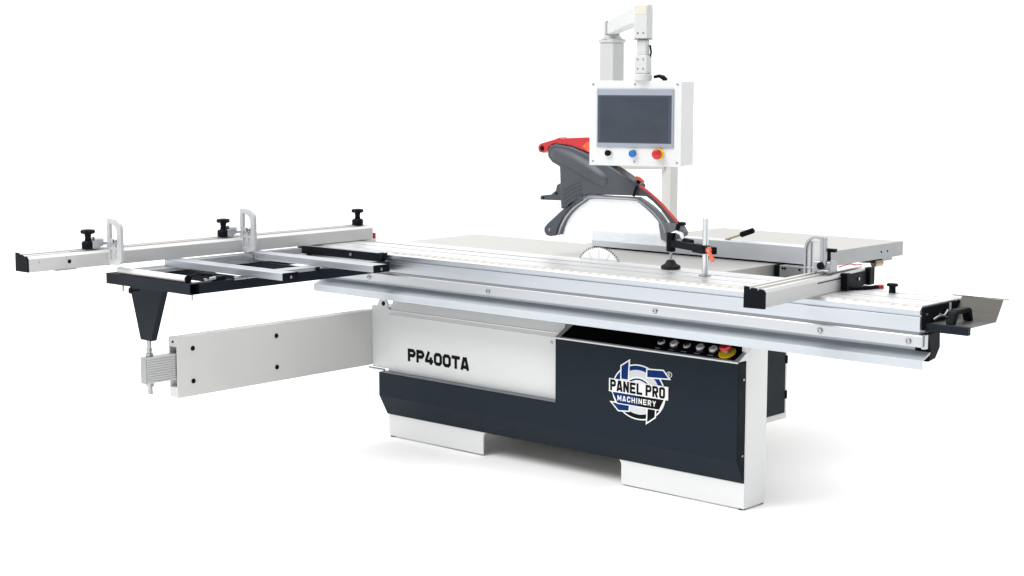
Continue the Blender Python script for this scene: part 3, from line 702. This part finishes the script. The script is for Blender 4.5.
for x, z in ((-1.113, 1.232), (-1.19, 1.208)): MB().cyl((x, .135, z), (x, .1325, z), .006, 12).build('screw', BLACK, tl)
LA = [(-1.076, 1.16), (-1.163, 1.094), (-1.181, 1.074), (-1.181, 1.056), (-1.167, 1.04), (-1.144, 1.037), (-1.113, 1.046), (-1.101, 1.079), (-1.07, 1.128), (-1.022, 1.173), (-1.03, 1.186)]
la = MB().prism(LA, 'y', .128, .172).build('left_arm', HOOD, bg, bevel=.004)
MB().cyl((-1.147, .1278, 1.066), (-1.147, .1248, 1.066), .007, 14, ch=.001).build('screw', STEEL, la)
RO = [(-1.096, 1.048), (-1.084, 1.081), (-1.067, 1.113), (-1.044, 1.146), (-1.005, 1.184), (-.957, 1.213), (-.91, 1.2365), (-.788, 1.237), (-.664, 1.238), (-.632, 1.235), (-.571, 1.205), (-.529, 1.174), (-.497, 1.138), (-.479, 1.101)]
RI = [(-1.078, 1.049), (-1.067, 1.082), (-1.049, 1.115), (-1.023, 1.145), (-.986, 1.176), (-.946, 1.2), (-.906, 1.218), (-.788, 1.222), (-.664, 1.222), (-.64, 1.216), (-.599, 1.192), (-.552, 1.158), (-.519, 1.124), (-.505, 1.091)]
RO, RI = smooth(RO), smooth(RI)
rm = MB(); n = len(RO)
vs = [(a, .122, b) for a, b in RO]+[(a, .122, b) for a, b in RI]+[(a, .146, b) for a, b in RO]+[(a, .146, b) for a, b in RI]
ff = []
for k in range(n-1):
    ff += [(k, k+1, n+k+1, n+k), (2*n+k, 2*n+k+1, 3*n+k+1, 3*n+k), (k, k+1, 2*n+k+1, 2*n+k), (n+k, n+k+1, 3*n+k+1, 3*n+k)]
ff += [(0, n, 3*n, 2*n), (n-1, 2*n-1, 4*n-1, 3*n-1)]
rm.add(vs, ff); rm.build('arch_rim', HOODL, bg, bevel=.002)
ed = MB(); ed.tube([(a, .1215, b-.002) for a, b in [((p[0]+q_[0])/2, (p[1]+q_[1])/2) for p, q_ in zip(RO, RI)]], .0042, 8); ed.build('rim_bead', ALDARK, bg)
RA = [(-.652, 1.289), (-.605, 1.268), (-.54, 1.227), (-.485, 1.182), (-.43, 1.138), (-.452, 1.128), (-.475, 1.138), (-.522, 1.188), (-.568, 1.223), (-.605, 1.244), (-.668, 1.243)]
ra = MB().prism(smooth(RA[:5])+RA[5:], 'y', .130, .148).build('front_arm', HOOD, bg, bevel=.003)
RF = [(-.534, 1.134), (-.475, 1.1375), (-.43, 1.1385), (-.416, 1.135), (-.393, 1.103), (-.397, 1.088), (-.436, 1.069), (-.493, 1.057), (-.52, 1.063)]
MB().prism(RF, 'y', .124, .152).build('front_foot', HOODL, bg, bevel=.004)
MB().prism([(-.436, 1.137), (-.414, 1.131), (-.432, 1.088), (-.446, 1.09)], 'y', .1225, .1235).build('foot_seam', BLACK, bg)
rs = MB(); seq = smooth([(-.640, 1.2875), (-.602, 1.2690), (-.537, 1.2280), (-.482, 1.1835), (-.432, 1.142)])
for k in range(len(seq)-1):
    a = Vector((seq[k][0], 0, seq[k][1])); b = Vector((seq[k+1][0], 0, seq[k+1][1])); dd = (b-a).normalized(); nn = Vector((-dd.z, 0, dd.x))
    if nn.z < 0: nn = -nn
    c4 = [a-nn*.006, b-nn*.006, b+nn*.004, a+nn*.004]
    rs.add([c+Vector((0, .1285, 0)) for c in c4]+[c+Vector((0, .1345, 0)) for c in c4], [(0,1,2,3), (4,5,6,7), (0,1,5,4), (1,2,6,5), (2,3,7,6), (3,0,4,7)])
rs.build('red_edge', REDEDGE, bg)
MB().prism([(-.668, 1.243), (-.650, 1.290), (-.641, 1.287), (-.655, 1.240)], 'y', .1160, .1175).build('joint_seam', BLACK, bg)
MB().prism([(-.43, 1.145), (-.408, 1.142), (-.408, 1.130), (-.43, 1.133)], 'y', .122, .154).build('edge_clip', BLACK, bg, bevel=.002)
RD = [(-1.22, 1.434), (-1.214, 1.447), (-1.201, 1.454), (-1.121, 1.474), (-1.092, 1.484), (-1.086, 1.478), (-1.024, 1.483), (-.863, 1.491), (-.643, 1.484), (-.642, 1.386), (-.80, 1.372), (-.922, 1.42),
      (-1.023, 1.448), (-1.115, 1.457), (-1.151, 1.444), (-1.164, 1.422), (-1.189, 1.411), (-1.213, 1.415)]
rd = MB().prism(RD, 'y', .128, .182).build('red_cover', RED, bg, bevel=.005, seg=3)
MB().cyl((-1.192, .1278, 1.432), (-1.192, .1245, 1.432), .0115, 16, ch=.002).build('pivot_bolt', BLACK, rd)
MB().prism([(-.955, 1.446), (-.93, 1.468), (-.86, 1.462), (-.86, 1.43), (-.92, 1.424)], 'y', .1255, .1278).build('cover_tab', ORANGE, rd)
MB().tube([(-.72, .155, 1.435), (-1.30, .95, 1.40), (-1.70, 1.55, 1.375)], .022, 12).build('support_tube', CREAM, bg)
kk = MB().cyl((-.664, .150, 1.292), (-.655, .150, 1.312), .008, 14); kk.cyl((-.700, .15, 1.302), (-.66, .15, 1.302), .006, 10); ko = kk.build('adjusting_knob', BLACK, bg)
MB().tube([(-.672, .148, 1.322), (-.655, .148, 1.316), (-.632, .148, 1.304)], [.006, .008, .006], 12).build('lever', ORANGE, ko)
bg.location.x -= .011
# clear side shields
CS = [(-1.10, 1.046)] + [(p[0]+.001, p[1]) for p in RI] + [(-.50, 1.035), (-1.08, 1.035)]
MB().prism(CS[1:], 'y', .138, .1395).build('clear_shield', CLEAR, bg)

# ------------------------------------------------------------------ 11 control panel on its post and arm
cpn = thing('control_panel', 'white control box with dark touch screen hung from a white post and arm', 'control panel', (-1.735, 1.80, 0))
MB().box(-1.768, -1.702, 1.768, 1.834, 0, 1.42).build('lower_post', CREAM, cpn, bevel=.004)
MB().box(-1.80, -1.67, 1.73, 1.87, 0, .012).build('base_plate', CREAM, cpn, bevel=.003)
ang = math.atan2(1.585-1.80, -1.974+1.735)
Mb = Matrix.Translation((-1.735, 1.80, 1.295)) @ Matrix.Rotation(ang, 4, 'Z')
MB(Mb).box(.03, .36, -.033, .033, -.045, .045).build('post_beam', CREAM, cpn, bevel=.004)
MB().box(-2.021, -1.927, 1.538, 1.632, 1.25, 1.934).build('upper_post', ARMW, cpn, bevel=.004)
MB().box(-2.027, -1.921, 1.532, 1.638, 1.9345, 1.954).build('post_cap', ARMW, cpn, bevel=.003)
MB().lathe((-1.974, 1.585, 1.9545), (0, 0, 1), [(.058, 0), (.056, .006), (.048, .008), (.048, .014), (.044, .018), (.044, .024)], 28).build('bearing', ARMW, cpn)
ax = Vector((-.500, -.050, 0)); pt = Vector((-1.974, 1.585, 0)); dr = (ax-pt).normalized(); La = (ax-pt).length
Ma = Matrix.Translation((pt.x, pt.y, 2.0125)) @ Matrix.Rotation(math.atan2(dr.y, dr.x), 4, 'Z')
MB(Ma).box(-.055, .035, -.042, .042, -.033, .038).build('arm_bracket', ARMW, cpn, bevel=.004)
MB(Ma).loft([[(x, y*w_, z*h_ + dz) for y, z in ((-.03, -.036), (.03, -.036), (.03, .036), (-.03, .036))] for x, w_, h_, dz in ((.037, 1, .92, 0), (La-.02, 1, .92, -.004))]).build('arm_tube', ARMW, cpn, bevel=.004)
MB(Ma).box(.0355, .0368, -.031, .031, -.036, .036).build('arm_gasket', BLACK, cpn)
Mp = Matrix.Translation((-.5, -.05, 0)) @ Matrix.Rotation(R(16.1), 4, 'Z')
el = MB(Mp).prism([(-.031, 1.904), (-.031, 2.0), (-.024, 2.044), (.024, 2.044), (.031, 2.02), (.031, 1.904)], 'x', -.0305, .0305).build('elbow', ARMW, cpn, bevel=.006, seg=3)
MB(Mp).add([(-.024, -.0316, 2.004), (.024, -.0316, 2.004), (.024, -.0262, 2.039), (-.024, -.0262, 2.039), (-.024, -.0300, 2.004), (.024, -.0300, 2.004), (.024, -.0246, 2.039), (-.024, -.0246, 2.039)],
           [(0,1,2,3), (4,5,6,7), (0,1,5,4), (1,2,6,5), (2,3,7,6), (3,0,4,7)]).build('elbow_cap', LENSC, el)
for x in (-.012, .012): MB(Mp).cyl((x, -.0312, 1.928), (x, -.033, 1.928), .0036, 10).build('screw', STEEL, el)
MB(Mp).box(-.0315, .0315, -.032, .032, 1.9015, 1.9035).build('elbow_seam', HOODL, el)
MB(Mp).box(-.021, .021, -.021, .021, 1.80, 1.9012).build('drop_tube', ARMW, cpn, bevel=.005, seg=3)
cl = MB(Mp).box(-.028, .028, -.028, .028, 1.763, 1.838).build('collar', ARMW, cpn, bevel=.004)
for x in (-.012, .012):
    for z in (1.784, 1.822): MB(Mp).cyl((x, -.0282, z), (x, -.030, z), .0034, 10).build('screw', STEEL, cl)
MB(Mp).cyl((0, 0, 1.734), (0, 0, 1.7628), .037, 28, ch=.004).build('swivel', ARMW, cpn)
MB(Mp).tube([(.026, .012, 1.88), (.030, .014, 1.85), (.025, .012, 1.83)], .004).build('cable', BLACK, cpn)
cg = MB(Mp).tube([(.038, .03, 1.750), (.060, .03, 1.754), (.078, .03, 1.748), (.090, .03, 1.736)], [.006, .007, .010, .010]); cg.build('cable_gland', BLACK, cpn)
# the box itself: left front bottom corner
PW, PH, PD = .408, .351, .156
def px_point():      # corner found once by measuring the photograph
    return Vector((-.7195, -.1262, 1.3838))
Mc = Matrix.Translation(px_point()) @ Matrix.Rotation(R(16.1), 4, 'Z')
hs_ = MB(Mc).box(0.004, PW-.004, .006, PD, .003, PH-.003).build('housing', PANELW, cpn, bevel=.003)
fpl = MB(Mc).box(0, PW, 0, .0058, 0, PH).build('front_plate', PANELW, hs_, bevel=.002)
bz_ = MB(Mc).box(.0345, .3745, -.005, -.0003, .077, .318).build('screen_bezel', BEZEL, cpn, bevel=.002)
MB(Mc).box(.040, .366, -.0058, -.0051, .095, .2915).build('screen_border', SCREEN2, bz_)
MB(Mc).box(.052, .352, -.0066, -.0059, .100, .284).build('touch_screen', SCREEN, bz_)
for u in (.016, .203, .389):
    for v in (.018, .336):
        MB(Mc).cyl((u, -.0002, v), (u, -.0025, v), .0042, 12, ch=.0006).build('screw', STEEL, fpl)
NRM = (0, -1, 0)
b = MB(Mc).lathe((.087, -.0002, .052), NRM, [(.0165, 0), (.0165, .004), (.0145, .006)], 24).build('selector_switch', CHROME, cpn)
MB(Mc).lathe((.087, -.0002, .052), NRM, [(.0125, .0061), (.0125, .012), (.0110, .014)], 24).build('switch_knob', BLACK, b)
b = MB(Mc).lathe((.199, -.0002, .052), NRM, [(.0165, 0), (.0165, .005), (.0155, .007)], 24).build('push_button', CHROME, cpn)
MB(Mc).lathe((.199, -.0002, .052), NRM, [(.0150, .0071), (.0150, .018), (.0135, .020)], 24).build('button_cap', BLUE, b)
b = MB(Mc).lathe((.311, -.0002, .052), NRM, [(.0235, 0), (.0235, .004), (.022, .006)], 28).build('emergency_stop', YELLOW, cpn)
MB(Mc).lathe((.311, -.0002, .052), NRM, [(.013, .006), (.013, .015), (.020, .017), (.0215, .024), (.0195, .031), (.012, .034)], 28).build('mushroom_head', RED, b)

# ------------------------------------------------------------------ light, world, camera
WB, WT, KEY = .30, 1.35, 520
w = bpy.data.worlds.new('World'); sc.world = w; w.use_nodes = True
nt = w.node_tree; bgn = nt.nodes['Background']
tc = nt.nodes.new('ShaderNodeTexCoord'); sp = nt.nodes.new('ShaderNodeSeparateXYZ')
nt.links.new(tc.outputs['Generated'], sp.inputs[0])
dot = nt.nodes.new('ShaderNodeVectorMath'); dot.operation = 'DOT_PRODUCT'
nt.links.new(tc.outputs['Generated'], dot.inputs[0]); dot.inputs[1].default_value = (-.67, .74, 0)
def ramp(src, a, b, lo, hi):
    m_ = nt.nodes.new('ShaderNodeMapRange'); m_.interpolation_type = 'SMOOTHSTEP'
    m_.inputs['From Min'].default_value = a; m_.inputs['From Max'].default_value = b
    m_.inputs['To Min'].default_value = lo; m_.inputs['To Max'].default_value = hi
    nt.links.new(src, m_.inputs['Value']); return m_.outputs['Result']
side = ramp(dot.outputs['Value'], -.45, .55, WB, 1.15)       # white backdrop ahead, dimmed behind the camera to hold down front faces
top = ramp(sp.outputs[2], .45, .80, 0.0, WT)                  # made-up overhead glow in the world, brightens the floor
sm_ = nt.nodes.new('ShaderNodeMath'); sm_.operation = 'ADD'
nt.links.new(side, sm_.inputs[0]); nt.links.new(top, sm_.inputs[1])
nt.links.new(sm_.outputs[0], bgn.inputs['Strength']); bgn.inputs['Color'].default_value = (1, 1, 1, 1)

def area(name, loc, target, size, energy, color=(1, 1, 1), size_y=None):
    l = bpy.data.lights.new(name, 'AREA'); l.energy = energy; l.color = color
    l.shape = 'RECTANGLE'; l.size = size; l.size_y = size_y or size
    o = bpy.data.objects.new(name, l); col.objects.link(o); o.location = loc
    o.rotation_euler = (Vector(target)-Vector(loc)).to_track_quat('-Z', 'Y').to_euler()
    return o
area('added_key_light', (-2.2, -5.0, 7.0), (-.6, -.2, .3), 3.5, KEY, (1, .995, .985), 5.5)  # added area lamp, high in front, lifts the floor and front faces

cam = bpy.data.cameras.new('camera'); co = bpy.data.objects.new('camera', cam); col.objects.link(co)
co.location = (3.666, -5.451, 1.75)
co.rotation_euler = (PI/2-.12789, 0, PI/2-.83486)
cam.sensor_width = 36; cam.lens = 1640.83/1024*36; cam.clip_end = 500
sc.camera = co
sc.view_settings.view_transform = 'Standard'; sc.view_settings.look = 'None'
sc.view_settings.exposure = 0; sc.view_settings.gamma = 1
sc.cycles.max_bounces = 10
